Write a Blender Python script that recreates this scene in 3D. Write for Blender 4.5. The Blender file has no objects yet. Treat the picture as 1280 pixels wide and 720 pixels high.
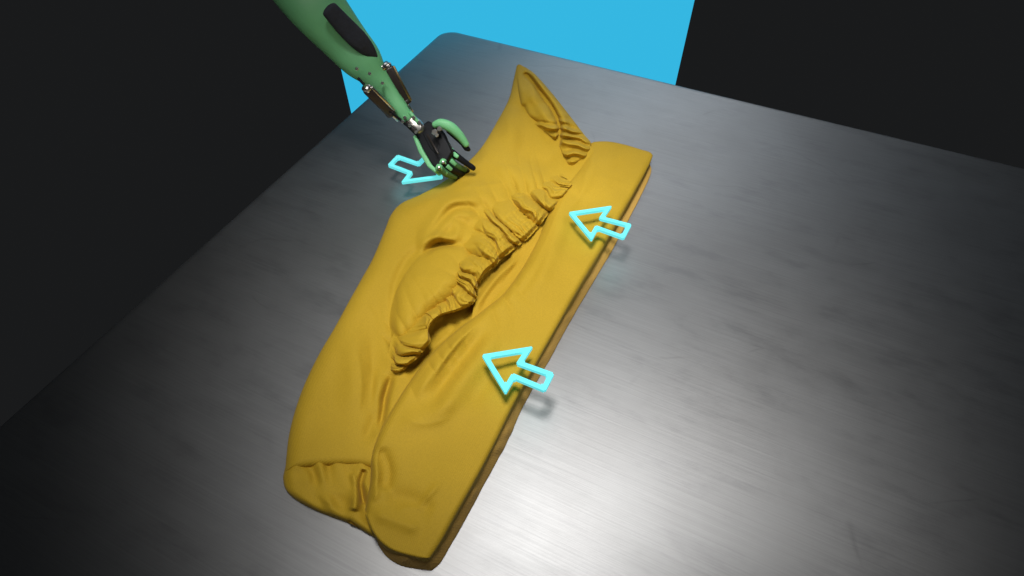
import bpy, bmesh, math, random
import numpy as np
from mathutils import Vector, Matrix

random.seed(4)
S = bpy.context.scene
COL = S.collection
R = math.radians

# ------------------------------------------------------------------ camera
H = 0.55                       # camera height over the table top (z = 0)
TH = R(49.7)
FPX = 760.0
ct, st = math.cos(TH), math.sin(TH)
cam_d = bpy.data.cameras.new('camera')
cam = bpy.data.objects.new('camera', cam_d)
COL.objects.link(cam)
cam.location = (0, 0, H)
cam.rotation_euler = (R(90) - TH, 0, 0)
cam_d.sensor_width = 36
cam_d.lens = 36 * FPX / 1280
cam_d.clip_start = 0.01
cam_d.clip_end = 100
S.camera = cam
CAMP = Vector((0, 0, H))

# ------------------------------------------------------------------ world, lamps, exposure
W = bpy.data.worlds.new('World')
S.world = W
W.use_nodes = True
bg = W.node_tree.nodes['Background']
bg.inputs[0].default_value = (0.9, 0.95, 1.0, 1)
bg.inputs[1].default_value = 0.011
S.view_settings.view_transform = 'Standard'
S.view_settings.look = 'None'
S.view_settings.exposure = 0.0
S.view_settings.gamma = 1.0


def area(name, loc, target, sx, sy, power, col, spread=180):
    d = bpy.data.lights.new(name, 'AREA')
    d.shape = 'RECTANGLE'
    d.size, d.size_y = sx, sy
    d.energy = power
    d.color = col
    d.spread = R(spread)
    o = bpy.data.objects.new(name, d)
    COL.objects.link(o)
    o.location = loc
    o.rotation_euler = (Vector(target) - Vector(loc)).to_track_quat('-Z', 'Y').to_euler()
    return o


def spot(name, loc, target, power, col, angle, blend, radius):
    d = bpy.data.lights.new(name, 'SPOT')
    d.energy = power
    d.color = col
    d.spot_size = R(angle)
    d.spot_blend = blend
    d.shadow_soft_size = radius
    o = bpy.data.objects.new(name, d)
    COL.objects.link(o)
    o.location = loc
    o.rotation_euler = (Vector(target) - Vector(loc)).to_track_quat('-Z', 'Y').to_euler()
    return o


# overhead key over the garment: its soft reflection lies at the near end of the table
spot('key_near', (-0.03, 0.36, 1.20), (0.055, 0.44, 0), 60, (1.0, 0.98, 0.95), 42, 0.9, 0.17)
spot('key_far', (0.06, 0.66, 1.30), (0.10, 0.82, 0), 18, (1.0, 0.98, 0.95), 30, 0.9, 0.08)
# soft fill from the camera's left shoulder, dim grey softbox beyond the table
spot('fill', (-0.42, 0.02, 1.15), (-0.03, 0.68, 0), 19, (1.0, 0.96, 0.90), 36, 0.9, 0.28)
spot('fill_right', (0.62, 0.10, 0.95), (0.12, 0.62, 0), 8, (0.95, 0.97, 1.0), 36, 0.9, 0.25)
area('back_softbox', (0.50, 2.05, 0.95), (0.20, 0.70, 0), 0.9, 0.8, 1.15, (0.86, 0.93, 1.0), 100)

# ------------------------------------------------------------------ helpers


def Wp(px, py, z=0.0):
    """photograph pixel -> point at height z above the table"""
    x = (px - 640) / FPX
    y = -(py - 360) / FPX
    d = (x, ct + y * st, -st + y * ct)
    t = (z - H) / d[2]
    return Vector((d[0] * t, d[1] * t, z))


def Wn(P, z):
    x = (P[..., 0] - 640) / FPX
    y = -(P[..., 1] - 360) / FPX
    dy = ct + y * st
    dz = -st + y * ct
    t = (z - H) / dz
    return np.stack([x * t, dy * t, np.broadcast_to(z, t.shape)], -1)


def link(name, me, mat=None, parent=None, smooth=True):
    o = bpy.data.objects.new(name, me)
    COL.objects.link(o)
    if mat is not None:
        me.materials.append(mat)
    if parent is not None:
        o.parent = parent
        o.matrix_parent_inverse = Matrix.Translation(-parent_origin(parent))
    if smooth:
        me.polygons.foreach_set('use_smooth', [True] * len(me.polygons))
    return o


def parent_origin(p):
    return p.location if p.parent is None else Vector((0, 0, 0))


def thing(name, label, cat, loc=(0, 0, 0), group=None):
    o = bpy.data.objects.new(name, None)
    COL.objects.link(o)
    o.location = loc
    o.empty_display_size = 0.05
    tag(o, label, cat, group)
    return o


def tag(o, label, cat, group=None):
    o['label'] = label
    o['category'] = cat
    if group:
        o['group'] = group


def from_bm(name, bm, mat, parent=None, smooth=True):
    bmesh.ops.recalc_face_normals(bm, faces=bm.faces)
    me = bpy.data.meshes.new(name)
    bm.to_mesh(me)
    bm.free()
    return link(name, me, mat, parent, smooth)


def spline(pts, n):
    """Catmull-Rom through pts, n samples evenly spaced by length"""
    P = np.array(pts, float)
    Q = np.vstack([2 * P[0] - P[1], P, 2 * P[-1] - P[-2]])
    out = []
    for i in range(len(P) - 1):
        p0, p1, p2, p3 = Q[i], Q[i + 1], Q[i + 2], Q[i + 3]
        for u in np.linspace(0, 1, 24, endpoint=False):
            out.append(0.5 * ((2 * p1) + (-p0 + p2) * u + (2 * p0 - 5 * p1 + 4 * p2 - p3) * u * u
                              + (-p0 + 3 * p1 - 3 * p2 + p3) * u ** 3))
    out.append(P[-1])
    out = np.array(out)
    d = np.r_[0, np.cumsum(np.linalg.norm(np.diff(out, axis=0), axis=1))]
    s = np.linspace(0, d[-1], n) if np.isscalar(n) else np.asarray(n) * d[-1]
    return np.stack([np.interp(s, d, out[:, k]) for k in range(out.shape[1])], -1)


def dist(P, pts, n=160):
    """distance (in photo px) of every P to a smooth polyline, and position along it 0..1"""
    C = spline(pts, n)
    best = np.full(P.shape[:-1], 1e9)
    pos = np.zeros(P.shape[:-1])
    side = np.zeros(P.shape[:-1])
    for i in range(n - 1):
        a, b = C[i], C[i + 1]
        ab = b - a
        L2 = (ab ** 2).sum() + 1e-9
        u = np.clip(((P - a) @ ab) / L2, 0, 1)
        q = P - (a + u[..., None] * ab)
        d = np.sqrt((q ** 2).sum(-1))
        m = d < best
        best = np.where(m, d, best)
        pos = np.where(m, (i + u) / (n - 1), pos)
        side = np.where(m, np.sign(ab[0] * q[..., 1] - ab[1] * q[..., 0]), side)
    return best, pos, side


def sst(a, b, x):
    u = np.clip((x - a) / (b - a), 0, 1)
    return u * u * (3 - 2 * u)


def ridge(P, pts, w, fade=0.25):
    d, pos, _ = dist(P, pts, 60)
    f = sst(0, fade, pos) * sst(0, fade, 1 - pos) if fade > 0 else 1
    return np.exp(-(d / w) ** 2) * f


def crease(P, pts, w, fade=0.25):
    d, pos, _ = dist(P, pts, 60)
    f = sst(0, fade, pos) * sst(0, fade, 1 - pos)
    return np.exp(-np.sqrt((d / w) ** 2 + 0.15) * 1.2) * f


def step_ridge(P, pts, w_sharp, w_soft, fade=0.25):
    """a fold: steep on the right-hand side of the line, long and soft on the left"""
    d, pos, side = dist(P, pts, 60)
    f = sst(0, fade, pos) * sst(0, fade, 1 - pos)
    w = np.where(side > 0, w_sharp, w_soft)
    return np.exp(-(d / w) ** 2) * f


_rng = np.random.RandomState(7)
_GR = _rng.rand(128, 128)


def vnoise(P, scale, ox=0.0, oy=0.0):
    q = P / scale + np.array([ox, oy])
    i = np.floor(q).astype(int)
    f = q - i
    f = f * f * f * (f * (f * 6 - 15) + 10)
    g = lambda a, b: _GR[a % 128, b % 128]
    x0, y0 = i[..., 0], i[..., 1]
    a = g(x0, y0) * (1 - f[..., 0]) + g(x0 + 1, y0) * f[..., 0]
    b = g(x0, y0 + 1) * (1 - f[..., 0]) + g(x0 + 1, y0 + 1) * f[..., 0]
    return (a * (1 - f[..., 1]) + b * f[..., 1]) - 0.5


def rot2(P, deg, sx=1, sy=1):
    a = R(deg)
    c, s = math.cos(a), math.sin(a)
    return np.stack([(P[..., 0] * c + P[..., 1] * s) / sx, (-P[..., 0] * s + P[..., 1] * c) / sy], -1)


def coons(Lc, Rc, Tc, Bc, ns, nt, cosine=True):
    """px grid [ns, nt, 2] filling four boundary curves"""
    if cosine:
        w = 0.6
        t = np.linspace(0, 1, nt)
        t = (1 - w) * t + w * (0.5 - 0.5 * np.cos(np.pi * t))
        s = np.linspace(0, 1, ns)
        s = (1 - w) * s + w * (0.5 - 0.5 * np.cos(np.pi * s))
    else:
        t = np.linspace(0, 1, nt)
        s = np.linspace(0, 1, ns)
    l, r, tp, b = spline(Lc, s), spline(Rc, s), spline(Tc, t), spline(Bc, t)
    S_, T_ = s[:, None, None], t[None, :, None]
    P = (1 - T_) * l[:, None] + T_ * r[:, None] + (1 - S_) * tp[None] + S_ * b[None] \
        - ((1 - S_) * (1 - T_) * l[0] + (1 - S_) * T_ * r[0] + S_ * (1 - T_) * l[-1] + S_ * T_ * r[-1])
    return P, np.broadcast_to(s[:, None], P.shape[:2]), np.broadcast_to(t[None, :], P.shape[:2])


def grid_mesh(name, V, mat, parent, skirt_z=None, flare=0.0):
    """V[ns, nt, 3] -> mesh, with a closing wall down to skirt_z all round"""
    ns, nt = V.shape[:2]
    verts = V.reshape(-1, 3)
    idx = np.arange(ns * nt).reshape(ns, nt)
    f = np.stack([idx[:-1, :-1], idx[1:, :-1], idx[1:, 1:], idx[:-1, 1:]], -1).reshape(-1, 4)
    faces = f.tolist()
    vl = verts.tolist()
    if skirt_z is not None:
        ring = list(idx[0, :]) + list(idx[1:, -1]) + list(idx[-1, ::-1][1:]) + list(idx[::-1, 0][1:-1])
        c = verts.mean(0)
        base = len(vl)
        for i in ring:
            p = verts[i]
            vl.append([p[0], p[1], skirt_z])
        n = len(ring)
        for k in range(n):
            k2 = (k + 1) % n
            faces.append([int(ring[k]), base + k, base + k2, int(ring[k2])])
    me = bpy.data.meshes.new(name)
    me.from_pydata(vl, [], faces)
    bm = bmesh.new()
    bm.from_mesh(me)
    bmesh.ops.remove_doubles(bm, verts=bm.verts, dist=1e-6)
    bmesh.ops.recalc_face_normals(bm, faces=bm.faces)
    # a height field must look up
    up = sum(fc.normal.z * fc.calc_area() for fc in bm.faces)
    if up < 0:
        bmesh.ops.reverse_faces(bm, faces=bm.faces)
    bm.to_mesh(me)
    bm.free()
    return link(name, me, mat, parent)


def loft(sections, seg=20, cap=True):
    """sections: (centre Vector, axis_a Vector, axis_b Vector) -> bmesh of superelliptic rings"""
    bm = bmesh.new()
    rings = []
    for c, a, b, e in sections:
        ring = []
        for k in range(seg):
            an = 2 * math.pi * k / seg
            ca, sa = math.cos(an), math.sin(an)
            u = math.copysign(abs(ca) ** e, ca)
            v = math.copysign(abs(sa) ** e, sa)
            ring.append(bm.verts.new(c + a * u + b * v))
        rings.append(ring)
    for r0, r1 in zip(rings, rings[1:]):
        for k in range(seg):
            bm.faces.new((r0[k], r0[(k + 1) % seg], r1[(k + 1) % seg], r1[k]))
    if cap:
        bm.faces.new(rings[0])
        bm.faces.new(rings[-1])
    return bm


def limb(path, e=1.0, seg=20, up=None, round_ends=True):
    """path: list of (point, half width across, half depth) ; up = depth direction"""
    pts = [Vector(p[0]) for p in path]
    secs = []
    n = len(path)
    for i in range(n):
        d = (pts[min(i + 1, n - 1)] - pts[max(i - 1, 0)]).normalized()
        u = Vector(up) if up is not None else (CAMP - pts[i])
        u = (u - d * u.dot(d)).normalized()
        a = d.cross(u).normalized()
        secs.append((pts[i], a * path[i][1], u * path[i][2], e, d))
    out = []
    if round_ends:
        c, a, b, e_, d = secs[0]
        r = min(a.length, b.length)
        for q in (0.98, 0.8, 0.45):
            k = math.sqrt(1 - q * q)
            out.append((c - d * r * q * 0.7, a * k, b * k, e_))
    out += [(c, a, b, e_) for c, a, b, e_, d in secs]
    if round_ends:
        c, a, b, e_, d = secs[-1]
        r = min(a.length, b.length)
        for q in (0.45, 0.8, 0.98):
            k = math.sqrt(1 - q * q)
            out.append((c + d * r * q * 0.7, a * k, b * k, e_))
    return loft(out, seg)


def smooth_path(path, n):
    A = np.array([[p[0][0], p[0][1], p[0][2], p[1], p[2]] for p in path])
    B = spline(A, n)
    return [(Vector(b[:3]), b[3], b[4]) for b in B]


def rod(p0, p1, r, seg=16):
    p0, p1 = Vector(p0), Vector(p1)
    d = (p1 - p0).normalized()
    u = d.orthogonal().normalized()
    a = d.cross(u)
    c = min(0.2 * r, 0.001)
    secs = [(p0, a * (r - c), u * (r - c), 1), (p0 + d * c, a * r, u * r, 1),
            (p1 - d * c, a * r, u * r, 1), (p1, a * (r - c), u * (r - c), 1)]
    return loft(secs, seg)


def plate(px_poly, anchor, thick, bev=0.0015, normal=None, smooth_n=None):
    """a slab in the plane through anchor facing `normal`, its outline met by the sight lines of px_poly"""
    anchor = Vector(anchor)
    n = (Vector(normal) if normal is not None else CAMP - anchor).normalized()
    if smooth_n:
        px_poly = spline(list(px_poly) + [px_poly[0]], smooth_n)[:-1]
    bm = bmesh.new()
    top = []
    for x, y in px_poly:
        d = Vector(((x - 640) / FPX, ct - (y - 360) / FPX * st, -st - (y - 360) / FPX * ct))
        t = (anchor - CAMP).dot(n) / d.dot(n)
        top.append(bm.verts.new(CAMP + d * t))
    f = bm.faces.new(top)
    ext = bmesh.ops.extrude_face_region(bm, geom=[f])
    vs = [v for v in ext['geom'] if isinstance(v, bmesh.types.BMVert)]
    bmesh.ops.translate(bm, verts=vs, vec=-n * thick)
    bmesh.ops.recalc_face_normals(bm, faces=bm.faces)
    if bev:
        es = [e for e in bm.edges if len(e.link_faces) == 2 and e.calc_face_angle() > 0.5]
        bmesh.ops.bevel(bm, geom=es, offset=bev, segments=3, profile=0.6, affect='EDGES', clamp_overlap=True)
    return bm


# ------------------------------------------------------------------ materials


def mat(name):
    m = bpy.data.materials.new(name)
    m.use_nodes = True
    nt = m.node_tree
    return m, nt, nt.nodes['Principled BSDF']


def node(nt, kind, **kw):
    n = nt.nodes.new(kind)
    for k, v in kw.items():
        setattr(n, k, v)
    return n


def fabric(name, c1, c2, bump=0.25):
    m, nt, b = mat(name)
    tc = node(nt, 'ShaderNodeTexCoord')
    n1 = node(nt, 'ShaderNodeTexNoise')
    n1.inputs['Scale'].default_value = 9
    n1.inputs['Detail'].default_value = 5
    nt.links.new(tc.outputs['Object'], n1.inputs['Vector'])
    mx = node(nt, 'ShaderNodeMix', data_type='RGBA')
    mx.inputs['A'].default_value = (*c1, 1)
    mx.inputs['B'].default_value = (*c2, 1)
    rmp = node(nt, 'ShaderNodeMapRange')
    rmp.inputs['From Min'].default_value = 0.3
    rmp.inputs['From Max'].default_value = 0.7
    nt.links.new(n1.outputs['Fac'], rmp.inputs['Value'])
    nt.links.new(rmp.outputs['Result'], mx.inputs['Factor'])
    nf = node(nt, 'ShaderNodeTexNoise')
    nf.inputs['Scale'].default_value = 700
    nf.inputs['Detail'].default_value = 3
    nt.links.new(tc.outputs['Object'], nf.inputs['Vector'])
    nr = node(nt, 'ShaderNodeMapRange')
    nr.inputs['From Min'].default_value = 0.3
    nr.inputs['From Max'].default_value = 0.7
    nr.inputs['To Min'].default_value = 0.93
    nr.inputs['To Max'].default_value = 1.04
    nt.links.new(nf.outputs['Fac'], nr.inputs['Value'])
    mf = node(nt, 'ShaderNodeVectorMath', operation='SCALE')
    nt.links.new(mx.outputs['Result'], mf.inputs[0])
    nt.links.new(nr.outputs['Result'], mf.inputs['Scale'])
    nt.links.new(mf.outputs[0], b.inputs['Base Color'])
    b.inputs['Roughness'].default_value = 0.72
    b.inputs['Specular IOR Level'].default_value = 0.28
    b.inputs['Sheen Weight'].default_value = 0.06
    b.inputs['Sheen Roughness'].default_value = 0.45
    b.inputs['Sheen Tint'].default_value = (1.0, 0.8, 0.45, 1)
    # knit: fine ribs across threads
    mp = node(nt, 'ShaderNodeMapping')
    mp.inputs['Rotation'].default_value = (0, 0, R(-25.4))
    nt.links.new(tc.outputs['Object'], mp.inputs['Vector'])
    w1 = node(nt, 'ShaderNodeTexWave', wave_type='BANDS', bands_direction='X')
    w1.inputs['Scale'].default_value = 210
    w1.inputs['Distortion'].default_value = 1.2
    w1.inputs['Detail'].default_value = 1
    w2 = node(nt, 'ShaderNodeTexWave', wave_type='BANDS', bands_direction='Y')
    w2.inputs['Scale'].default_value = 210
    w2.inputs['Distortion'].default_value = 1.2
    n2 = node(nt, 'ShaderNodeTexNoise')
    n2.inputs['Scale'].default_value = 55
    n2.inputs['Detail'].default_value = 4
    for w in (w1, w2, n2):
        nt.links.new(mp.outputs['Vector'], w.inputs['Vector'])
    ad = node(nt, 'ShaderNodeMath', operation='ADD')
    nt.links.new(w1.outputs['Fac'], ad.inputs[0])
    nt.links.new(w2.outputs['Fac'], ad.inputs[1])
    bp = node(nt, 'ShaderNodeBump')
    bp.inputs['Strength'].default_value = bump
    bp.inputs['Distance'].default_value = 0.0006
    nt.links.new(ad.outputs[0], bp.inputs['Height'])
    bp2 = node(nt, 'ShaderNodeBump')
    bp2.inputs['Strength'].default_value = 0.35
    bp2.inputs['Distance'].default_value = 0.002
    nt.links.new(n2.outputs['Fac'], bp2.inputs['Height'])
    nt.links.new(bp.outputs['Normal'], bp2.inputs['Normal'])
    nt.links.new(bp2.outputs['Normal'], b.inputs['Normal'])
    return m


M_CLOTH = fabric('mustard_cloth', (0.47, 0.300, 0.016), (0.54, 0.345, 0.022))
M_LINING = fabric('mustard_lining', (0.48, 0.30, 0.016), (0.54, 0.335, 0.022), 0.35)
M_HEM = fabric('tan_underlayer', (0.50, 0.30, 0.06), (0.56, 0.34, 0.085), 0.3)


def steel_table():
    m, nt, b = mat('brushed_steel_table')
    tc = node(nt, 'ShaderNodeTexCoord')
    mp = node(nt, 'ShaderNodeMapping')
    mp.inputs['Scale'].default_value = (7, 620, 1)
    nt.links.new(tc.outputs['Object'], mp.inputs['Vector'])
    n1 = node(nt, 'ShaderNodeTexNoise')
    n1.inputs['Scale'].default_value = 1.0
    n1.inputs['Detail'].default_value = 6
    n1.inputs['Roughness'].default_value = 0.7
    nt.links.new(mp.outputs['Vector'], n1.inputs['Vector'])
    n2 = node(nt, 'ShaderNodeTexNoise')
    n2.inputs['Scale'].default_value = 7
    n2.inputs['Detail'].default_value = 7
    n2.inputs['Roughness'].default_value = 0.62
    nt.links.new(tc.outputs['Object'], n2.inputs['Vector'])
    # smears: stretched cloudy stains
    mp3 = node(nt, 'ShaderNodeMapping')
    mp3.inputs['Scale'].default_value = (14, 34, 1)
    mp3.inputs['Rotation'].default_value = (0, 0, R(18))
    nt.links.new(tc.outputs['Object'], mp3.inputs['Vector'])
    n3 = node(nt, 'ShaderNodeTexNoise')
    n3.inputs['Scale'].default_value = 1
    n3.inputs['Detail'].default_value = 8
    n3.inputs['Roughness'].default_value = 0.66
    nt.links.new(mp3.outputs['Vector'], n3.inputs['Vector'])
    cr = node(nt, 'ShaderNodeValToRGB')
    cr.color_ramp.elements[0].position = 0.30
    cr.color_ramp.elements[0].color = (0.405, 0.405, 0.408, 1)
    cr.color_ramp.elements[1].position = 0.62
    cr.color_ramp.elements[1].color = (0.44, 0.443, 0.448, 1)
    nt.links.new(n2.outputs['Fac'], cr.inputs['Fac'])
    sm = node(nt, 'ShaderNodeValToRGB')
    sm.color_ramp.elements[0].position = 0.34
    sm.color_ramp.elements[0].color = (0.91, 0.91, 0.915, 1)
    sm.color_ramp.elements[1].position = 0.47
    sm.color_ramp.elements[1].color = (1, 1, 1, 1)
    nt.links.new(n3.outputs['Fac'], sm.inputs['Fac'])
    br = node(nt, 'ShaderNodeValToRGB')
    br.color_ramp.elements[0].position = 0.3
    br.color_ramp.elements[0].color = (0.83, 0.83, 0.835, 1)
    br.color_ramp.elements[1].position = 0.7
    br.color_ramp.elements[1].color = (1, 1, 1, 1)
    nt.links.new(n1.outputs['Fac'], br.inputs['Fac'])
    m1 = node(nt, 'ShaderNodeMix', data_type='RGBA', blend_type='MULTIPLY')
    m1.inputs['Factor'].default_value = 1
    m2 = node(nt, 'ShaderNodeMix', data_type='RGBA', blend_type='MULTIPLY')
    m2.inputs['Factor'].default_value = 1
    nt.links.new(cr.outputs['Color'], m1.inputs['A'])
    nt.links.new(sm.outputs['Color'], m1.inputs['B'])
    nt.links.new(m1.outputs['Result'], m2.inputs['A'])
    nt.links.new(br.outputs['Color'], m2.inputs['B'])
    nt.links.new(m2.outputs['Result'], b.inputs['Base Color'])
    vs = node(nt, 'ShaderNodeTexVoronoi', feature='DISTANCE_TO_EDGE')
    vs.inputs['Scale'].default_value = 7
    vm = node(nt, 'ShaderNodeMapping')
    vm.inputs['Scale'].default_value = (0.5, 1.6, 1)
    vm.inputs['Rotation'].default_value = (0, 0, R(-38))
    wn = node(nt, 'ShaderNodeTexNoise')
    wn.inputs['Scale'].default_value = 6
    va = node(nt, 'ShaderNodeVectorMath', operation='MULTIPLY_ADD')
    va.inputs[1].default_value = (0.10, 0.10, 0)
    nt.links.new(tc.outputs['Object'], wn.inputs['Vector'])
    nt.links.new(wn.outputs['Color'], va.inputs[0])
    nt.links.new(tc.outputs['Object'], va.inputs[2])
    nt.links.new(va.outputs[0], vm.inputs['Vector'])
    nt.links.new(vm.outputs['Vector'], vs.inputs['Vector'])
    vr = node(nt, 'ShaderNodeMapRange')
    vr.inputs['From Max'].default_value = 0.012
    vr.inputs['To Min'].default_value = 1
    vr.inputs['To Max'].default_value = 0
    nt.links.new(vs.outputs['Distance'], vr.inputs['Value'])
    n5 = node(nt, 'ShaderNodeTexNoise')
    n5.inputs['Scale'].default_value = 13
    n5.inputs['Detail'].default_value = 4
    nt.links.new(tc.outputs['Object'], n5.inputs['Vector'])
    n5r = node(nt, 'ShaderNodeMapRange')
    n5r.inputs['From Min'].default_value = 0.55
    n5r.inputs['From Max'].default_value = 0.66
    n5r.inputs['To Max'].default_value = 0.22
    nt.links.new(n5.outputs['Fac'], n5r.inputs['Value'])
    mm = node(nt, 'ShaderNodeMath', operation='MULTIPLY')
    nt.links.new(vr.outputs['Result'], mm.inputs[0])
    nt.links.new(n5r.outputs['Result'], mm.inputs[1])
    m4 = node(nt, 'ShaderNodeMix', data_type='RGBA')
    m4.inputs['B'].default_value = (0.16, 0.16, 0.16, 1)
    nt.links.new(mm.outputs[0], m4.inputs['Factor'])
    nt.links.new(m2.outputs['Result'], m4.inputs['A'])
    nt.links.new(m4.outputs['Result'], b.inputs['Base Color'])
    b.inputs['Metallic'].default_value = 0.88
    rr = node(nt, 'ShaderNodeMapRange')
    rr.inputs['To Min'].default_value = 0.42
    rr.inputs['To Max'].default_value = 0.54
    nt.links.new(n3.outputs['Fac'], rr.inputs['Value'])
    nt.links.new(rr.outputs['Result'], b.inputs['Roughness'])
    b.inputs['Anisotropic'].default_value = 0.4
    bp = node(nt, 'ShaderNodeBump')
    bp.inputs['Strength'].default_value = 0.10
    bp.inputs['Distance'].default_value = 0.001
    nt.links.new(n1.outputs['Fac'], bp.inputs['Height'])
    nt.links.new(bp.outputs['Normal'], b.inputs['Normal'])
    return m


def paint(name, col, rough, metal=0.0, nscale=40, var=0.25, bump=0.1, coat=0.0):
    m, nt, b = mat(name)
    tc = node(nt, 'ShaderNodeTexCoord')
    n1 = node(nt, 'ShaderNodeTexNoise')
    n1.inputs['Scale'].default_value = nscale
    n1.inputs['Detail'].default_value = 6
    nt.links.new(tc.outputs['Object'], n1.inputs['Vector'])
    mx = node(nt, 'ShaderNodeMix', data_type='RGBA')
    mx.inputs['A'].default_value = (*[c * (1 - var) for c in col], 1)
    mx.inputs['B'].default_value = (*[min(1, c * (1 + var * 0.5)) for c in col], 1)
    nt.links.new(n1.outputs['Fac'], mx.inputs['Factor'])
    nt.links.new(mx.outputs['Result'], b.inputs['Base Color'])
    b.inputs['Metallic'].default_value = metal
    rr = node(nt, 'ShaderNodeMapRange')
    rr.inputs['To Min'].default_value = max(0.05, rough - 0.12)
    rr.inputs['To Max'].default_value = min(1, rough + 0.12)
    nt.links.new(n1.outputs['Fac'], rr.inputs['Value'])
    nt.links.new(rr.outputs['Result'], b.inputs['Roughness'])
    bp = node(nt, 'ShaderNodeBump')
    bp.inputs['Strength'].default_value = bump
    bp.inputs['Distance'].default_value = 0.001
    nt.links.new(n1.outputs['Fac'], bp.inputs['Height'])
    nt.links.new(bp.outputs['Normal'], b.inputs['Normal'])
    return m


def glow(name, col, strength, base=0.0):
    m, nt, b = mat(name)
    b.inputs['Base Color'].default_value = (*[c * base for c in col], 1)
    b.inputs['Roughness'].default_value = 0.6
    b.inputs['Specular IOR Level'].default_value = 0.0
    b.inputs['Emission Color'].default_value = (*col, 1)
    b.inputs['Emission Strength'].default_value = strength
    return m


M_TABLE = steel_table()
M_GREEN = paint('green_plastic', (0.20, 0.60, 0.27), 0.5, var=0.18)
M_DGREEN = paint('dark_green_plastic', (0.05, 0.19, 0.08), 0.45)
M_BLACK = paint('black_plastic', (0.006, 0.007, 0.010), 0.6)
M_BLACK.node_tree.nodes['Principled BSDF'].inputs['Specular IOR Level'].default_value = 0.22
M_PAD = paint('dark_foam_pad', (0.03, 0.035, 0.05), 0.85, nscale=260, var=0.6, bump=0.6)
M_SILVER = paint('steel_fitting', (0.68, 0.66, 0.63), 0.3, 1.0)
M_BRASS = paint('bronze_edge', (0.50, 0.36, 0.20), 0.35, 1.0)
M_SLEEVE = paint('dark_cylinder_sleeve', (0.035, 0.026, 0.024), 0.4)
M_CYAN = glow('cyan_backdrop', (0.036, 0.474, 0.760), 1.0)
M_ARROW = glow('cyan_arrow', (0.19, 0.94, 1.0), 0.62, 0.5)

# ------------------------------------------------------------------ backdrop and table
ANG = math.atan2(559 / FPX, ct + 896 / FPX * st)     # table turned in plan
D1 = Vector((math.sin(ANG), math.cos(ANG), 0))        # along the left edge, away from the camera
D2 = Vector((math.cos(ANG), -math.sin(ANG), 0))       # along the far edge, to the right

bm = bmesh.new()
bmesh.ops.create_cube(bm, size=1)
bmesh.ops.scale(bm, vec=(0.84, 0.02, 1.3), verts=bm.verts)
bmesh.ops.bevel(bm, geom=list(bm.edges), offset=0.003, segments=2, affect='EDGES')
bd = from_bm('backdrop', bm, M_CYAN, None, False)
bd.location = (-0.005, 1.40, -0.45)
bd['kind'] = 'structure'

tab = thing('metal_table', 'brushed grey steel table with rounded corner under the yellow garment', 'table')
c0 = Wp(556, 36, 0)
tab.location = c0
tab.rotation_euler = (0, 0, -ANG)      # local x = far edge to the right, local -y = towards the camera


def rounded_slab(w, d, r, z0, z1, lip):
    out = []
    for cx, cy, a0 in ((r, -r, 180), (r, -(d - r), 270)):
        pass
    ring = []
    corners = [(r, -r, 90), (r, -d + r, 180), (w - r, -d + r, 270), (w - r, -r, 0)]
    for cx, cy, a0 in corners:
        for k in range(13):
            a = R(a0 + 90 * k / 12)
            ring.append((cx, cy, math.cos(a), math.sin(a)))
    bm = bmesh.new()
    prof = [(r - lip * 2.4, z1), (r - lip * 1.3, z1 + 0.0), (r - lip * 0.5, z1 - lip * 0.15), (r - lip * 0.12, z1 - lip * 0.5), (r, z1 - lip), (r, z0)]
    rings = [[bm.verts.new((cx + rr * ca, cy + rr * sa, z)) for cx, cy, ca, sa in ring] for rr, z in prof]
    n = len(ring)
    bm.faces.new(rings[0])
    for a, b in zip(rings, rings[1:]):
        for k in range(n):
            bm.faces.new((a[k], b[k], b[(k + 1) % n], a[(k + 1) % n]))
    bm.faces.new(list(reversed(rings[-1])))
    return bm


me_bm = rounded_slab(1.9, 1.7, 0.03, -0.035, 0.0, 0.004)
bmesh.ops.recalc_face_normals(me_bm, faces=me_bm.faces)
me = bpy.data.meshes.new('tabletop')
me_bm.to_mesh(me)
me_bm.free()
me.materials.append(M_TABLE)
tt = bpy.data.objects.new('tabletop', me)
COL.objects.link(tt)
tt.parent = tab
for p in me.polygons:
    p.use_smooth = len(p.vertices) == 4

# ------------------------------------------------------------------ the garment
G0 = Wp(610, 430, 0)
gar = thing('garment', 'mustard yellow gathered garment laid open on the steel table, one side folded over', 'garment', G0)

# ---- body panel -----------------------------------------------------------
L = [(646, 82), (642, 100), (636, 124), (622, 151), (602, 184), (580, 207), (556, 226), (526, 243), (502, 254),
     (489, 268), (480, 290), (466, 323), (450, 352), (436, 377), (418, 410), (396, 448), (376, 492), (362, 540), (356, 590)]
Rr = [(652, 82), (668, 94), (690, 120), (712, 148), (734, 176), (752, 210), (744, 262), (720, 320), (690, 380),
      (655, 440), (620, 500), (585, 560), (545, 615)]
Tt = [(646, 82), (649, 80.5), (652, 82)]
Bb = [(356, 590), (400, 584), (437, 583), (462, 586), (505, 600), (545, 615)]
P, s_, t_ = coons(L, Rr, Tt, Bb, 420, 300)
dl, _, _ = dist(P, L, 220)
db, _, _ = dist(P, [(356, 590), (400, 584), (437, 583), (462, 586), (505, 600)], 40)
dr, _, _ = dist(P, Rr, 120)
edge = np.minimum(dl, db * 1.4)
w = 20.0
u = np.clip(edge / w, 0, 1)
prof = np.sqrt(1 - (1 - u) ** 2.2)
z = 0.002 + 0.0135 * prof
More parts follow.
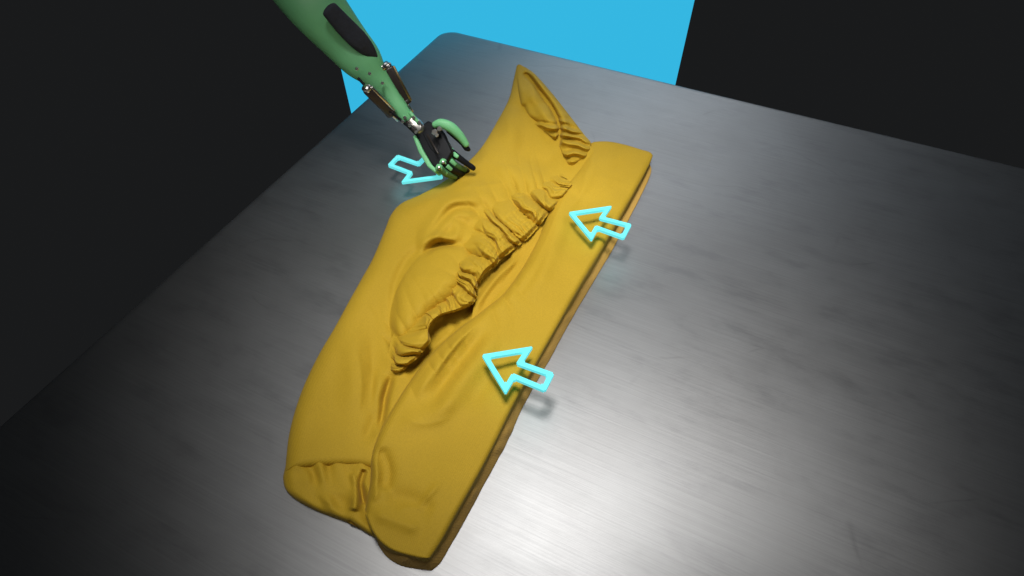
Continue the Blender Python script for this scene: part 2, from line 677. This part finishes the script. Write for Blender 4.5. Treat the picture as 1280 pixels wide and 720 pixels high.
# cup dome with a crisp left boundary
CUP = [(572, 306), (545, 312), (520, 328), (505, 352), (499, 385), (498, 415), (502, 440)]
cc = np.array([540.0, 372.0])
q = rot2(P - cc, 118)            # long axis down-left
rr_ = np.sqrt((q[..., 0] / 76) ** 2 + (q[..., 1] / 44) ** 2)
dome = np.clip(1 - rr_ ** 2.4, 0, 1) ** 0.75 * (1 + 0.5 * vnoise(P, 40, 9, 3))
z = z + 0.015 * dome
z = z - 0.0035 * ridge(P, [(566, 300), (540, 303), (513, 320), (496, 350), (490, 385), (489, 420), (495, 450)], 6, 0.15)
# eye shaped slit above the dome and the lip over it
z = z - 0.016 * ridge(P, [(524, 322), (543, 308), (560, 305), (584, 309)], 3.6, 0.5)
z = z + 0.007 * ridge(P, [(520, 316), (540, 298), (560, 297), (580, 303)], 5.5, 0.3)
# arched fold running from the slit to the ruching
z = z - 0.0050 * ridge(P, [(524, 318), (535, 300), (549, 281), (563, 264), (576, 259), (598, 262), (620, 268)], 6.5, 0.4)
z = z + 0.0070 * ridge(P, [(536, 306), (548, 290), (562, 274), (576, 267), (600, 271)], 7, 0.22)
z = z + 0.006 * ridge(P, [(516, 322), (528, 300), (543, 278), (560, 256), (580, 250), (606, 254)], 9, 0.25)
z = z + 0.005 * ridge(P, [(570, 272), (572, 288), (566, 300)], 8, 0.3)
# soft folds over the upper body
z = z + 0.007 * ridge(P, [(498, 258), (540, 250), (590, 246), (640, 238)], 14, 0.3)
z = z + 0.006 * ridge(P, [(606, 200), (640, 214), (668, 228), (690, 238)], 15, 0.3)
z = z - 0.006 * ridge(P, [(640, 160), (660, 190), (684, 208), (704, 214)], 16, 0.3)
z = z + 0.005 * ridge(P, [(636, 130), (640, 165), (650, 195)], 12, 0.3)
z = z - 0.005 * ridge(P, [(470, 340), (474, 400), (470, 470), (458, 540)], 18, 0.3)
z = z + 0.005 * ridge(P, [(440, 400), (444, 460), (440, 530)], 16, 0.3)
z = z - 0.005 * ridge(P, [(452, 560), (470, 520), (480, 480)], 8, 0.3)
# fold lines converging where the flap starts
z = z - 0.009 * ridge(P, [(492, 462), (482, 495), (478, 520), (473, 545)], 4.5, 0.25)
z = z + 0.005 * ridge(P, [(478, 455), (472, 490), (474, 530)], 7, 0.3)
z = z + 0.0010 * vnoise(rot2(P, 60, 1.0, 2.2), 22) + 0.0024 * vnoise(P, 60, 3.3, 9.1)
z = z + 0.0004 * vnoise(rot2(P, -20, 1, 3), 11, 5, 2) * np.clip(dl / 30, 0, 1)
# tip narrows to a thin point
z = np.where(P[..., 1] < 120, 0.004 + (z - 0.004) * (0.45 + 0.55 * sst(82, 122, P[..., 1])), z)
# gathers run out from the ruched edge into the panel
db_, pb_, sb_ = dist(P, [(684, 230), (640, 248), (606, 276), (586, 316), (574, 352), (560, 380), (520, 412), (492, 444)], 120)
rw = np.random.RandomState(5)
pw = np.interp(pb_, np.linspace(0, 1, 20), np.cumsum(rw.uniform(.5, 1.6, 20)))
rad = np.abs(np.sin(np.pi * (pw + 0.010 * db_ + 0.8 * vnoise(P, 40, 4, 8)))) ** 0.6 - 0.6
z = z + 0.0030 * rad * np.exp(-(db_ / (20 + 26 * (vnoise(P, 50, 1, 6) + 0.5))) ** 2)
# sharp small creases
for pts_, am in (([(604, 196), (640, 206), (672, 205)], -.0028), ([(560, 236), (600, 232), (650, 226)], .0030), ([(500, 262), (520, 290), (516, 320)], -.002),
                 ([(452, 372), (470, 400), (480, 440)], .0022), ([(505, 350), (530, 345), (556, 352)], .0014), ([(508, 400), (530, 396), (552, 376)], -.0026),
                 ([(520, 384), (545, 366), (562, 340)], .0024), ([(512, 424), (530, 408), (546, 388)], .0024), ([(640, 140), (650, 132), (668, 146)], -.003),
                 ([(652, 200), (668, 214), (690, 218)], .003), ([(444, 430), (452, 480), (446, 530)], .0024), ([(462, 420), (466, 470), (462, 515)], -.0022)):
    z = z + am * crease(P, pts_, 5, 0.35)
# opening between the ruched edge and the flap
OPEN = [(494, 458), (514, 440), (532, 422), (550, 402), (568, 388), (588, 368), (606, 346), (634, 322), (656, 300)]
z = z - 0.024 * ridge(P, OPEN, 19, 0.08)
z = np.maximum(z, 0.0022)
grid_mesh('body_panel', Wn(P, z), M_CLOTH, gar, 0.0008)

# ---- lower hem strip seen under both layers at the near end ------------------
Lh = [(358, 578), (354, 600), (362, 618), (392, 636), (437, 653)]
Rh = [(500, 590), (506, 620), (508, 650), (512, 676), (516, 684)]
P, s_, t_ = coons(Lh, Rh, [(358, 578), (430, 574), (500, 590)], [(437, 652), (462, 668), (488, 680), (516, 684)], 120, 160)
e1 = np.minimum(dist(P, Lh, 60)[0], dist(P, [(437, 652), (462, 668), (488, 680), (516, 684)], 50)[0])
u = np.clip(e1 / 9, 0, 1)
z = 0.001 + 0.010 * np.sqrt(1 - (1 - u) ** 2.2)
ph = (P[..., 0] * 0.9 - P[..., 1] * 0.25) / 9.0
z = z + 0.0042 * np.clip(e1 / 14, 0, 1) * np.sin(ph * 2.2 + 3 * vnoise(P, 26)) * (0.5 + vnoise(P, 17, 4, 4))
z = z - 0.007 * ridge(P, [(456, 586), (451, 606), (455, 632)], 3.4, 0.1)
z = z + 0.005 * ridge(P, [(440, 590), (445, 615), (442, 640)], 5, 0.1)
grid_mesh('gathered_hem', Wn(P, np.maximum(z, 0.001)), M_CLOTH, gar, 0.0006)

# ---- inner lining seen in the opening -------------------------------------
Ll = [(668, 286), (640, 306), (614, 330), (598, 352), (592, 384), (588, 404), (574, 424), (508, 470)]
Rl = [(700, 300), (684, 330), (664, 362), (640, 388), (606, 410), (574, 436), (545, 462), (512, 490)]
P, s_, t_ = coons(Ll, Rl, [(668, 286), (684, 292), (700, 300)], [(508, 467), (509, 478), (512, 490)], 220, 80)
q = P @ np.array([0.62, -0.78])
z = 0.0155 + 0.004 * np.sin(s_ * 9 + 0.8) * 0.5 + 0.0022 * vnoise(rot2(P, -52, 5, 1), 6, 3, 2) + 0.003 * vnoise(P, 25, 8, 8)
z = z - 0.012 * sst(0.62, 0.78, s_) * (1 - sst(0.45, 0.8, t_))          # sinks into the dark mouth
z = z + 0.006 * ridge(P, [(652, 318), (625, 342), (606, 366), (590, 392)], 5, 0.2)
z = z - 0.004 * ridge(P, [(640, 318), (618, 336), (602, 356)], 4, 0.2)
grid_mesh('lining', Wn(P, np.maximum(z, 0.003)), M_LINING, gar, 0.001)

# ---- ruched edge ----------------------------------------------------------
Lb = [(700, 214), (672, 222), (640, 231), (608, 244), (588, 266), (580, 290), (567, 316), (558, 342), (553, 362),
      (543, 374), (524, 388), (505, 402), (492, 418), (486, 440), (487, 460)]
Rb = [(716, 232), (700, 252), (680, 276), (661, 297), (645, 309), (620, 331), (602, 347), (595, 364), (589, 380),
      (574, 388), (554, 393), (538, 405), (536, 428), (519, 449), (505, 461), (496, 467)]
P, s_, t_ = coons(Lb, Rb, [(700, 214), (708, 223), (716, 232)], [(487, 460), (491, 465), (496, 467)], 640, 110)
rng = np.random.RandomState(11)
kn_s = np.array([0, .045, .10, .13, .20, .285, .315, .39, .43, .50, .53, .575, .645, .67, .74, .765, .81, .875, .90, .95, 1.0])
ph = np.interp(s_[:, 0], kn_s + np.r_[0, rng.uniform(-.012, .012, 19), 0], np.arange(21.0))
wv = vnoise(P, 36, 1, 1)
ph = ph[:, None] + 0.5 * (t_ - 0.5) + 1.3 * wv
saw = ph - np.floor(ph)
gath = np.where(saw < 0.62, np.sin(np.pi * 0.5 * saw / 0.62), np.cos(np.pi * 0.5 * (saw - 0.62) / 0.38)) ** 0.8
var = 0.30 + 1.25 * _GR[(np.floor(ph).astype(int) * 7) % 128, 3]
var = var * (0.7 + 1.0 * (vnoise(P, 26, 5, 5) + 0.3))
rise = sst(0.0, 0.72, t_)
curl = 1 - 0.45 * sst(0.9, 1.0, t_)
topz = np.interp(s_[:, 0], [0, 0.12, 0.35, 0.55, 0.68, 0.78, 0.92, 1], [0.024, 0.031, 0.036, 0.034, 0.031, 0.036, 0.031, 0.018])[:, None]
amp = np.interp(s_[:, 0], [0, .1, .3, .6, .8, 1], [0.004, 0.011, 0.014, 0.012, 0.013, 0.009])[:, None] * var
across = sst(0.02, 0.45, t_) * (0.75 + 0.25 * np.sin(np.pi * t_))
z = 0.0125 + (topz - 0.0125) * rise * curl + amp * (gath - 0.75) * across
z = z + 0.0013 * np.sin(2 * np.pi * (ph * 2.3 + 2.5 * vnoise(P, 15, 2, 5))) * across * (vnoise(P, 24, 8, 1) + 0.6)
# smocked rows along the band, with the crossing stitches
smk = np.clip(1 - np.abs(s_ - 0.33) / 0.25, 0, 1) * sst(0.35, 0.6, t_)
z = z + smk * (0.0007 * np.sin(t_ * 2 * np.pi * 9) + 0.0007 * np.sin(s_ * 2 * np.pi * 60))
z = z + 0.0012 * vnoise(rot2(P, 20), 8, 7, 1) * across
V = Wn(P, np.maximum(z, 0.004))
# gathers also wander sideways
dv = (vnoise(P, 18, 2, 7))[..., None] * (across * sst(0, .1, s_) * sst(0, .06, 1 - s_))[..., None]
V = V + dv * np.array([0.009, 0.006, 0])
band = grid_mesh('gathered_band', V, M_CLOTH, gar, None)
sd_ = band.modifiers.new('thickness', 'SOLIDIFY')
sd_.thickness = 0.0012
sd_.offset = -1

# ---- collar at the tip -----------------------------------------------------
Lc = [(648, 84), (647, 100), (650, 125), (657, 146), (674, 160), (690, 172), (700, 186), (706, 200)]
Rc = [(651, 81), (668, 92), (692, 119), (714, 147), (730, 168), (739, 180), (734, 194), (722, 204)]
P, s_, t_ = coons(Lc, Rc, [(648, 84), (649.5, 81), (651, 81)], [(706, 200), (714, 204), (722, 204)], 260, 150)
arch = np.sin(np.pi * t_) ** 0.4
z = 0.012 + 0.012 * arch * sst(0, 0.25, s_)
CR = [(653, 90), (664, 100), (676, 116), (690, 136), (699, 156), (699, 172), (696, 186)]
z = z - 0.013 * ridge(P, CR, 2.8, 0.08)
z = z + 0.006 * ridge(P, [(p[0] + 7, p[1] - 4) for p in CR], 5, 0.1)
z = z + 0.004 * ridge(P, [(660, 112), (672, 130), (684, 150), (690, 168)], 6, 0.2)
z = z - 0.005 * ridge(P, [(652, 128), (660, 146), (676, 156)], 3.5, 0.2)
dcr, _, sd = dist(P, CR, 80)
low = sst(0.48, 0.66, s_)
z = z + 0.0042 * low * np.sin((P[..., 1] * 0.95 - P[..., 0] * 0.12) / 5.4 * 3.6 + 3.5 * vnoise(P, 16)) * arch
z = z + 0.0025 * (1 - low) * np.sin((P[..., 0] * 0.6 + P[..., 1] * 0.5) / 7 + 4 * vnoise(P, 20, 2, 2)) * arch * sst(0, .2, s_)
z = z - 0.008 * sst(0.93, 1.0, s_)
grid_mesh('collar', Wn(P, np.maximum(z, 0.003)), M_CLOTH, gar, 0.002)

# ---- overlapping flap ------------------------------------------------------
# under layer, its edge shows as a darker band along the right and near side
Lu = [(744, 190), (700, 300), (640, 420), (560, 540), (464, 640)]
Ru = [(812, 204), (814, 214), (806, 234), (788, 270), (762, 318), (736, 362), (709, 408), (682, 458), (655, 506), (632, 556),
      (606, 604), (579, 654), (562, 684), (551, 703), (540, 713)]
Bu = [(464, 640), (470, 672), (482, 694), (500, 706), (522, 711), (540, 713)]
P, s_, t_ = coons(Lu, Ru, [(744, 190), (778, 192), (812, 204)], Bu, 260, 90)
e1 = np.minimum(dist(P, Ru, 160)[0], dist(P, Bu, 60)[0])
u = np.clip(e1 / 19, 0, 1)
hu = np.interp(s_[:, 0], [0, .05, .17, .3, .8, 1], [0.004, 0.004, 0.006, 0.015, 0.018, 0.018])[:, None]
z = 0.0015 + hu * (1 - (1 - u) ** 1.7) + 0.003 * vnoise(P, 24, 5, 5) * u
V = Wn(P, np.maximum(z, 0.001))
wob = (0.0030 * vnoise(P, 34, 6, 1) + 0.0016 * vnoise(P, 11, 2, 6))[..., None] * np.clip(1 - np.abs(u - 0.35) / 0.5, 0, 1)[..., None]
V = V + wob * np.array([0.9, -0.43, 0.4])
grid_mesh('under_layer', V, M_HEM, gar, 0.0006)

Lf = [(738, 179), (731, 198), (716, 222), (697, 243), (685, 266), (671, 300), (653, 334), (630, 366), (602, 389),
      (566, 417), (536, 446), (511, 478), (489, 513), (472, 545), (464, 572), (463, 600), (459, 622), (456, 640)]
Rf = [(816, 194), (811, 207), (798, 232), (777, 270), (750, 318), (724, 362), (698, 406), (670, 456), (642, 507), (618, 556),
      (592, 606), (566, 652), (550, 680), (538, 697)]
Tf = [(738, 179), (746, 177), (762, 177), (782, 181), (802, 187), (812, 190), (816, 194)]
Bf = [(456, 640), (463, 660), (474, 676), (490, 688), (512, 695), (530, 699), (538, 697)]
P, s_, t_ = coons(Lf, Rf, Tf, Bf, 460, 240)
dL = dist(P, Lf, 220)[0]
dR = dist(P, Rf, 180)[0]
dT = dist(P, Tf, 60)[0]
dB = dist(P, Bf, 80)[0]
top = np.interp(s_[:, 0], [0, 0.08, 0.3, 0.6, 0.85, 1.0], [0.014, 0.021, 0.027, 0.027, 0.027, 0.025])[:, None]
z = top.repeat(P.shape[1], 1)


def roll(d, w, p=2.2):
    u = np.clip(d / w, 0, 1)
    return np.sqrt(np.maximum(1 - (1 - u) ** p, 0))


k = roll(dL, 11)
z = z * (0.45 + 0.55 * k)
ztop = z.copy()
drop = roll(dR, 9.0, 2.0)
drop2 = roll(dT, 5)
drop3 = roll(dB, 4)
# folds
f = 0.005 * ridge(P, [(706, 236), (700, 280), (682, 330), (660, 380)], 13, 0.3)
f = f - 0.0035 * ridge(P, [(735, 230), (722, 280), (700, 330)], 16, 0.3)
f = f + 0.0055 * ridge(P, [(600, 400), (568, 432), (540, 466), (515, 505)], 7, 0.3)
f = f - 0.005 * ridge(P, [(615, 405), (584, 442), (556, 478), (530, 515)], 8, 0.3)
f = f + 0.0045 * ridge(P, [(640, 398), (600, 446), (566, 492), (536, 540)], 12, 0.3)
f = f - 0.003 * ridge(P, [(646, 430), (612, 470), (580, 520)], 11, 0.3)
f = f + 0.004 * ridge(P, [(488, 530), (510, 528), (548, 512), (590, 488)], 14, 0.3)
f = f - 0.005 * ridge(P, [(474, 556), (482, 590), (476, 616)], 10, 0.2)
f = f + 0.003 * ridge(P, [(466, 570), (470, 598), (468, 630)], 6, 0.2)
f = f - 0.004 * ridge(P, [(478, 622), (510, 624), (545, 640)], 12, 0.25)
f = f + 0.004 * ridge(P, [(462, 640), (492, 648), (530, 664)], 10, 0.25)
f = f + 0.0022 * ridge(P, [(520, 640), (534, 622), (552, 600)], 5, 0.3)
f = f - 0.003 * ridge(P, [(768, 196), (776, 218), (770, 250)], 14, 0.3)
f = f + 0.003 * ridge(P, [(735, 186), (738, 215), (722, 250)], 8, 0.25)
f = f + 0.0030 * vnoise(P, 70, 2, 2) + 0.0008 * vnoise(rot2(P, -60, 2.6, 1), 20, 4, 1)
dl_, pl_, _ = dist(P, [(660, 320), (630, 366), (602, 389), (566, 417), (536, 446), (511, 478), (489, 513)], 80)
pw = np.interp(pl_, np.linspace(0, 1, 12), np.cumsum(rw.uniform(.5, 1.5, 12)))
rad = np.abs(np.sin(np.pi * (pw - 0.012 * dl_ + 0.8 * vnoise(P, 44, 4, 3)))) ** 0.6 - 0.6
f = f + 0.0035 * rad * np.exp(-(dl_ / 30) ** 2) * sst(0, .2, pl_) * sst(0, .2, 1 - pl_)
for pts_, am in (([(612, 392), (576, 424), (548, 462), (534, 496)], .003), ([(598, 404), (570, 438), (545, 474)], -.003), ([(690, 300), (670, 340), (640, 380)], -.002),
                 ([(735, 200), (728, 240), (706, 270)], .002), ([(760, 230), (745, 262), (735, 290)], -.0016), ([(480, 560), (488, 590), (484, 622)], -.003),
                 ([(492, 640), (514, 634), (540, 640)], .0024), ([(500, 520), (530, 530), (570, 520)], .002), ([(470, 632), (500, 648), (540, 652)], -.002),
                 ([(600, 470), (622, 500), (634, 520)], -.0014), ([(690, 240), (706, 250), (728, 252)], .0016)):
    f = f + am * crease(P, pts_, 5, 0.35)
z = z + f * np.clip(dL / 10, 0, 1)
lift = np.interp(s_[:, 0], [0, 0.1, 0.2, 0.4, 1], [0.012, 0.014, 0.014, 0.019, 0.020])[:, None]
z = lift + (z - lift) * np.minimum(np.minimum(drop, drop3), 0.35 + 0.65 * drop2)
V = Wn(P, np.maximum(z, 0.003))
grid_mesh('folded_flap', V, M_CLOTH, gar, 0.009)

# ------------------------------------------------------------------ robotic arm
arm0 = Wp(545, 190, 0)
arm = thing('robotic_arm', 'green and black robotic arm gripping the left edge of the yellow garment', 'robotic arm', arm0)
PXM = 0.00112                            # metres per photo pixel at the arm


def q3(px, py, z):
    return Wp(px, py, z)


ax = [((352, -48), .235, 36, 34), ((392, 4), .205, 33, 31), ((432, 52), .165, 27, 25), ((454, 77), .145, 23.5, 21), ((470, 96), .128, 15.5, 15),
      ((485, 114), .112, 10.5, 10), ((502, 138), .092, 8.5, 8), ((513, 150), .08, 7, 7)]
path = smooth_path([(q3(p[0], p[1], z_), a * PXM * 0.97, b * PXM * 0.8) for p, z_, a, b in ax], 40)
fore = from_bm('forearm', limb(path, 0.85, 28), M_GREEN, arm)
# pad let into the top of the shell
pc = [((412, 12), .215), ((432, 34), .194), ((448, 50), .178), ((460, 62), .164), ((469, 71), .152)]
ww = [9, 10.5, 10.5, 8, 3]
pad = limb(smooth_path([(q3(p[0], p[1], z_), w_ * PXM, 0.006) for (p, z_), w_ in zip(pc, ww)], 24), 0.8, 20)
from_bm('pad', pad, M_PAD, fore)
# slim rail beside the strut and a flared collar ring
from_bm('rail', limb(smooth_path([(q3(479, 92, .128), .004, .004), (q3(490, 108, .115), .0036, .004), (q3(507, 133, .094), .003, .003)], 14)), M_GREEN, fore)
for (x0, y0, z0), (x1, y1, z1) in (((476, 86, .14), (484, 80, .138)), ((462, 108, .136), (457, 114, .134))):
    from_bm('bracket', rod(q3(x0, y0, z0), q3(x1, y1, z1), .0045), M_SILVER, fore)

for (x, y, z_) in ((462, 92, .152), (446, 86, .168), (478, 104, .132)):
    c = q3(x, y, z_)
    n = (CAMP - c).normalized()
    from_bm('screw', rod(c - n * .006, c + n * .0012, .0021, 8), M_SILVER, fore, False)
cb = [q3(448, 98, .138), q3(466, 118, .122), q3(480, 134, .106), q3(496, 146, .092), q3(512, 160, .078), q3(524, 172, .066)]
from_bm('cable', limb(smooth_path([(p, .0017, .0017) for p in cb], 30)), M_BLACK, fore)

# two cylinders
for a, b, rad, edge in (((487, 86, .135), (508, 127, .095), .0062, (1, -0.4)), ((460, 113, .132), (488, 141, .095), .0062, (0.6, -0.7))):
    A, B = q3(*a), q3(*b)
    d = (B - A).normalized()
    cyl = from_bm('piston', limb([(A, rad, rad * .9), (B, rad, rad * .9)], 0.45, 16), M_SLEEVE, arm)
    tow = (CAMP - A).normalized()
    sv = d.cross(tow).normalized()
    if sv.x < 0:
        sv = -sv
    off = sv * rad * 0.95 + tow * rad * 0.55
    from_bm('piston_edge', limb([(A + off, .0018, .003), (B + off, .0018, .003)], 0.5, 10), M_BRASS if a[0] == 487 else M_SILVER, cyl)
    from_bm('piston_cap', rod(A - d * .007, A + d * .002, rad * 0.8), M_SILVER, cyl)
    from_bm('piston_rod', rod(B, B + d * .016, rad * 0.4), M_SILVER, cyl)
    from_bm('piston_cap', rod(B - d * .003, B + d * .003, rad * 1.1), M_SLEEVE, cyl)

# wrist
wr = from_bm('wrist', limb([(q3(514, 150, .08), .0075, .0075), (q3(520, 156, .075), .0088, .009), (q3(526, 163, .07), .008, .008)], 0.8), M_SILVER, arm)
for x, y, z_ in ((517, 147, .088), (524, 153, .083), (512, 157, .083), (528, 158, .08), (520, 165, .078), (506, 147, .09), (503, 152, .088)):
    c = q3(x, y, z_)
    n = (CAMP - c).normalized()
    from_bm('bolt', rod(c - n * .004, c + n * .0015, .0024, 6), M_SILVER, wr, False)
from_bm('linkage', rod(q3(508, 152, .082), q3(519, 164, .074), .0028), M_SLEEVE, wr)
from_bm('linkage', rod(q3(512, 140, .092), q3(524, 155, .080), .0026), M_GREEN, wr)

# palm
pz = q3(540, 182, .062)
palm = from_bm('palm', plate([(519, 167), (526, 157), (535, 150), (545, 156), (554, 168), (562, 182), (565, 190), (558, 202), (549, 214), (539, 206), (528, 188)],
                             pz, .026, .003, (CAMP - pz).normalized() * 0.7 + Vector((-.25, 0, .35))), M_BLACK, arm)
from_bm('side_plate', plate([(515.5, 170), (519, 168), (529, 188), (539, 205), (547, 213), (544, 216), (534, 208), (523, 190)],
                            q3(533, 192, .058), .022, .002, (CAMP - pz).normalized() * 0.7 + Vector((-.25, 0, .35))), M_GREEN, palm)
from_bm('back_cover', plate([(527, 166), (534, 160), (542, 168), (551, 182), (545, 194), (537, 186)],
                            q3(539, 176, .066), .006, .002, (CAMP - pz).normalized() * 0.7 + Vector((-.25, 0, .35))), M_BLACK, palm)
from_bm('cover_ridge', rod(q3(531, 163, .071), q3(548, 192, .064), .0013, 8), M_SLEEVE, palm)
# knuckle row and fingers
kn = [(549, 210), (554, 203), (559, 196), (563, 189)]
tips = [((558, 217), (570, 222)), ((564, 212), (577, 217)), ((569, 206), (583, 213)), ((572, 196), (590, 209))]
for i, (kx, ky) in enumerate(kn):
    c = q3(kx, ky, .050)
    (mx_, my), (ex, ey) = tips[i]
    on_top = i == 3
    z1, z2 = (.046, .030) if on_top else (.036, .016)
    fg = from_bm('finger', limb(smooth_path([(c, .0046, .005), (q3(mx_, my, z1), .0044, .0048), (q3(ex, ey, z2), .0034, .0038)], 16), 0.8, 14),
                 M_DGREEN if i in (0, 2) else M_BLACK, arm)
    sgn = (q3(559, 184, .05) - q3(550, 208, .05)).normalized()
    from_bm('knuckle', rod(c - sgn * .0035, c + sgn * .0032, .0048, 14), M_GREEN, fg)
    n = (CAMP - c).normalized()
    from_bm('knuckle_pin', rod(c + n * .004, c + n * .0072, .0022, 10), M_SILVER, fg)
    m_ = q3(mx_, my, z1 + .001)
    from_bm('finger_plate', limb([(c.lerp(m_, .45) + n * .0042, .0030, .0016), (m_ + n * .0040, .0026, .0016)], 0.7, 10), M_GREEN, fg)
    e_ = q3(ex, ey, z2)
    dd = (e_ - m_).normalized()
    from_bm('fingertip', limb([(e_ - dd * .003, .0040, .0042), (e_ + dd * .003, .0034, .0036)], 0.9, 12), M_BLACK, fg)

# thumb
th = from_bm('thumb', limb(smooth_path([(q3(543, 156, .082), .0042, .005), (q3(551, 154, .084), .0058, .007), (q3(563, 159, .080), .0068, .0075),
                                        (q3(574, 169, .070), .0060, .007), (q3(583, 181, .058), .0042, .005)], 26), 0.85, 20), M_GREEN, arm)
from_bm('thumb_tip', limb(smooth_path([(q3(577, 178, .058), .0030, .004), (q3(583, 185, .053), .0038, .0045), (q3(586, 187, .050), .0026, .003)], 10)), M_BLACK, th)
from_bm('thumb_pad', limb(smooth_path([(q3(560, 164, .071), .0026, .004), (q3(570, 172, .063), .0032, .004), (q3(579, 181, .056), .0026, .003)], 12)), M_BLACK, th)
from_bm('thumb_link', limb(smooth_path([(q3(546, 163, .072), .0055, .006), (q3(552, 171, .066), .0062, .007), (q3(558, 184, .058), .0052, .006)], 14)), M_BLACK, th)
for x, y, z_, r_ in ((543, 165, .083, .0042), (549, 161, .084, .0034), (546, 169, .081, .0026)):
    c = q3(x, y, z_)
    n = (CAMP - c).normalized()
    from_bm('thumb_bolt', rod(c - n * .004, c + n * .003, r_, 6), M_SILVER, th, False)

# ------------------------------------------------------------------ three arrow markers


def arrow_marker(px_poly, z, wpx, label):
    pts = [np.array(Wp(x, y, z))[:2] for x, y in px_poly]
    n = len(pts)
    area2 = sum(pts[i][0] * pts[(i + 1) % n][1] - pts[(i + 1) % n][0] * pts[i][1] for i in range(n))
    sg = 1 if area2 > 0 else -1
    inner = []
    for i in range(n):
        a, b, c = pts[i - 1], pts[i], pts[(i + 1) % n]
        d0 = (b - a) / np.linalg.norm(b - a)
        d1 = (c - b) / np.linalg.norm(c - b)
        n0 = np.array([-d0[1], d0[0]]) * sg
        n1 = np.array([-d1[1], d1[0]]) * sg
        m = (n0 + n1)
        m = m / (m @ n0)
        inner.append(b + m * wpx)
    ctr = np.mean(pts, axis=0)
    bm = bmesh.new()
    th_ = 0.004
    rings = []
    for ring, zz in ((pts, 0), (pts, th_), (inner, th_), (inner, 0)):
        rings.append([bm.verts.new((p[0] - ctr[0], p[1] - ctr[1], zz - th_ / 2)) for p in ring])
    for a in range(4):
        r0, r1 = rings[a], rings[(a + 1) % 4]
        for k in range(n):
            bm.faces.new((r0[k], r0[(k + 1) % n], r1[(k + 1) % n], r1[k]))
    bmesh.ops.recalc_face_normals(bm, faces=bm.faces)
    vert = [e for e in bm.edges if abs((e.verts[0].co - e.verts[1].co).normalized().z) > 0.9]
    bmesh.ops.bevel(bm, geom=vert, offset=wpx * 0.32, segments=4, affect='EDGES', clamp_overlap=True)
    es = [e for e in bm.edges if len(e.link_faces) == 2 and e.calc_face_angle() > 0.9]
    bmesh.ops.bevel(bm, geom=es, offset=0.0008, segments=2, affect='EDGES', clamp_overlap=True)
    o = from_bm('arrow_marker', bm, M_ARROW, None, False)
    o.location = (ctr[0], ctr[1], z)
    tag(o, label, 'arrow', 'cyan outline arrows')


arrow_marker([(554, 222.5), (501.5, 229.5), (510.5, 217.5), (484.5, 207.5), (497, 194.5), (522.5, 203.5), (535, 191)], 0.028, .0050,
             'cyan outline arrow pointing right beside the robotic hand')
arrow_marker([(710.5, 266.5), (765, 258.5), (755, 272.5), (789.5, 281.5), (780, 299.5), (747, 287.5), (739.5, 301.5)], 0.043, .0047,
             'smaller cyan outline arrow pointing left above the upper part of the folded flap')
arrow_marker([(602, 444.5), (666.5, 434), (653.5, 453.5), (693, 467.5), (681.5, 490.5), (643, 474.5), (632, 493.5)], 0.046, .0049,
             'largest cyan outline arrow pointing left above the middle of the folded flap')
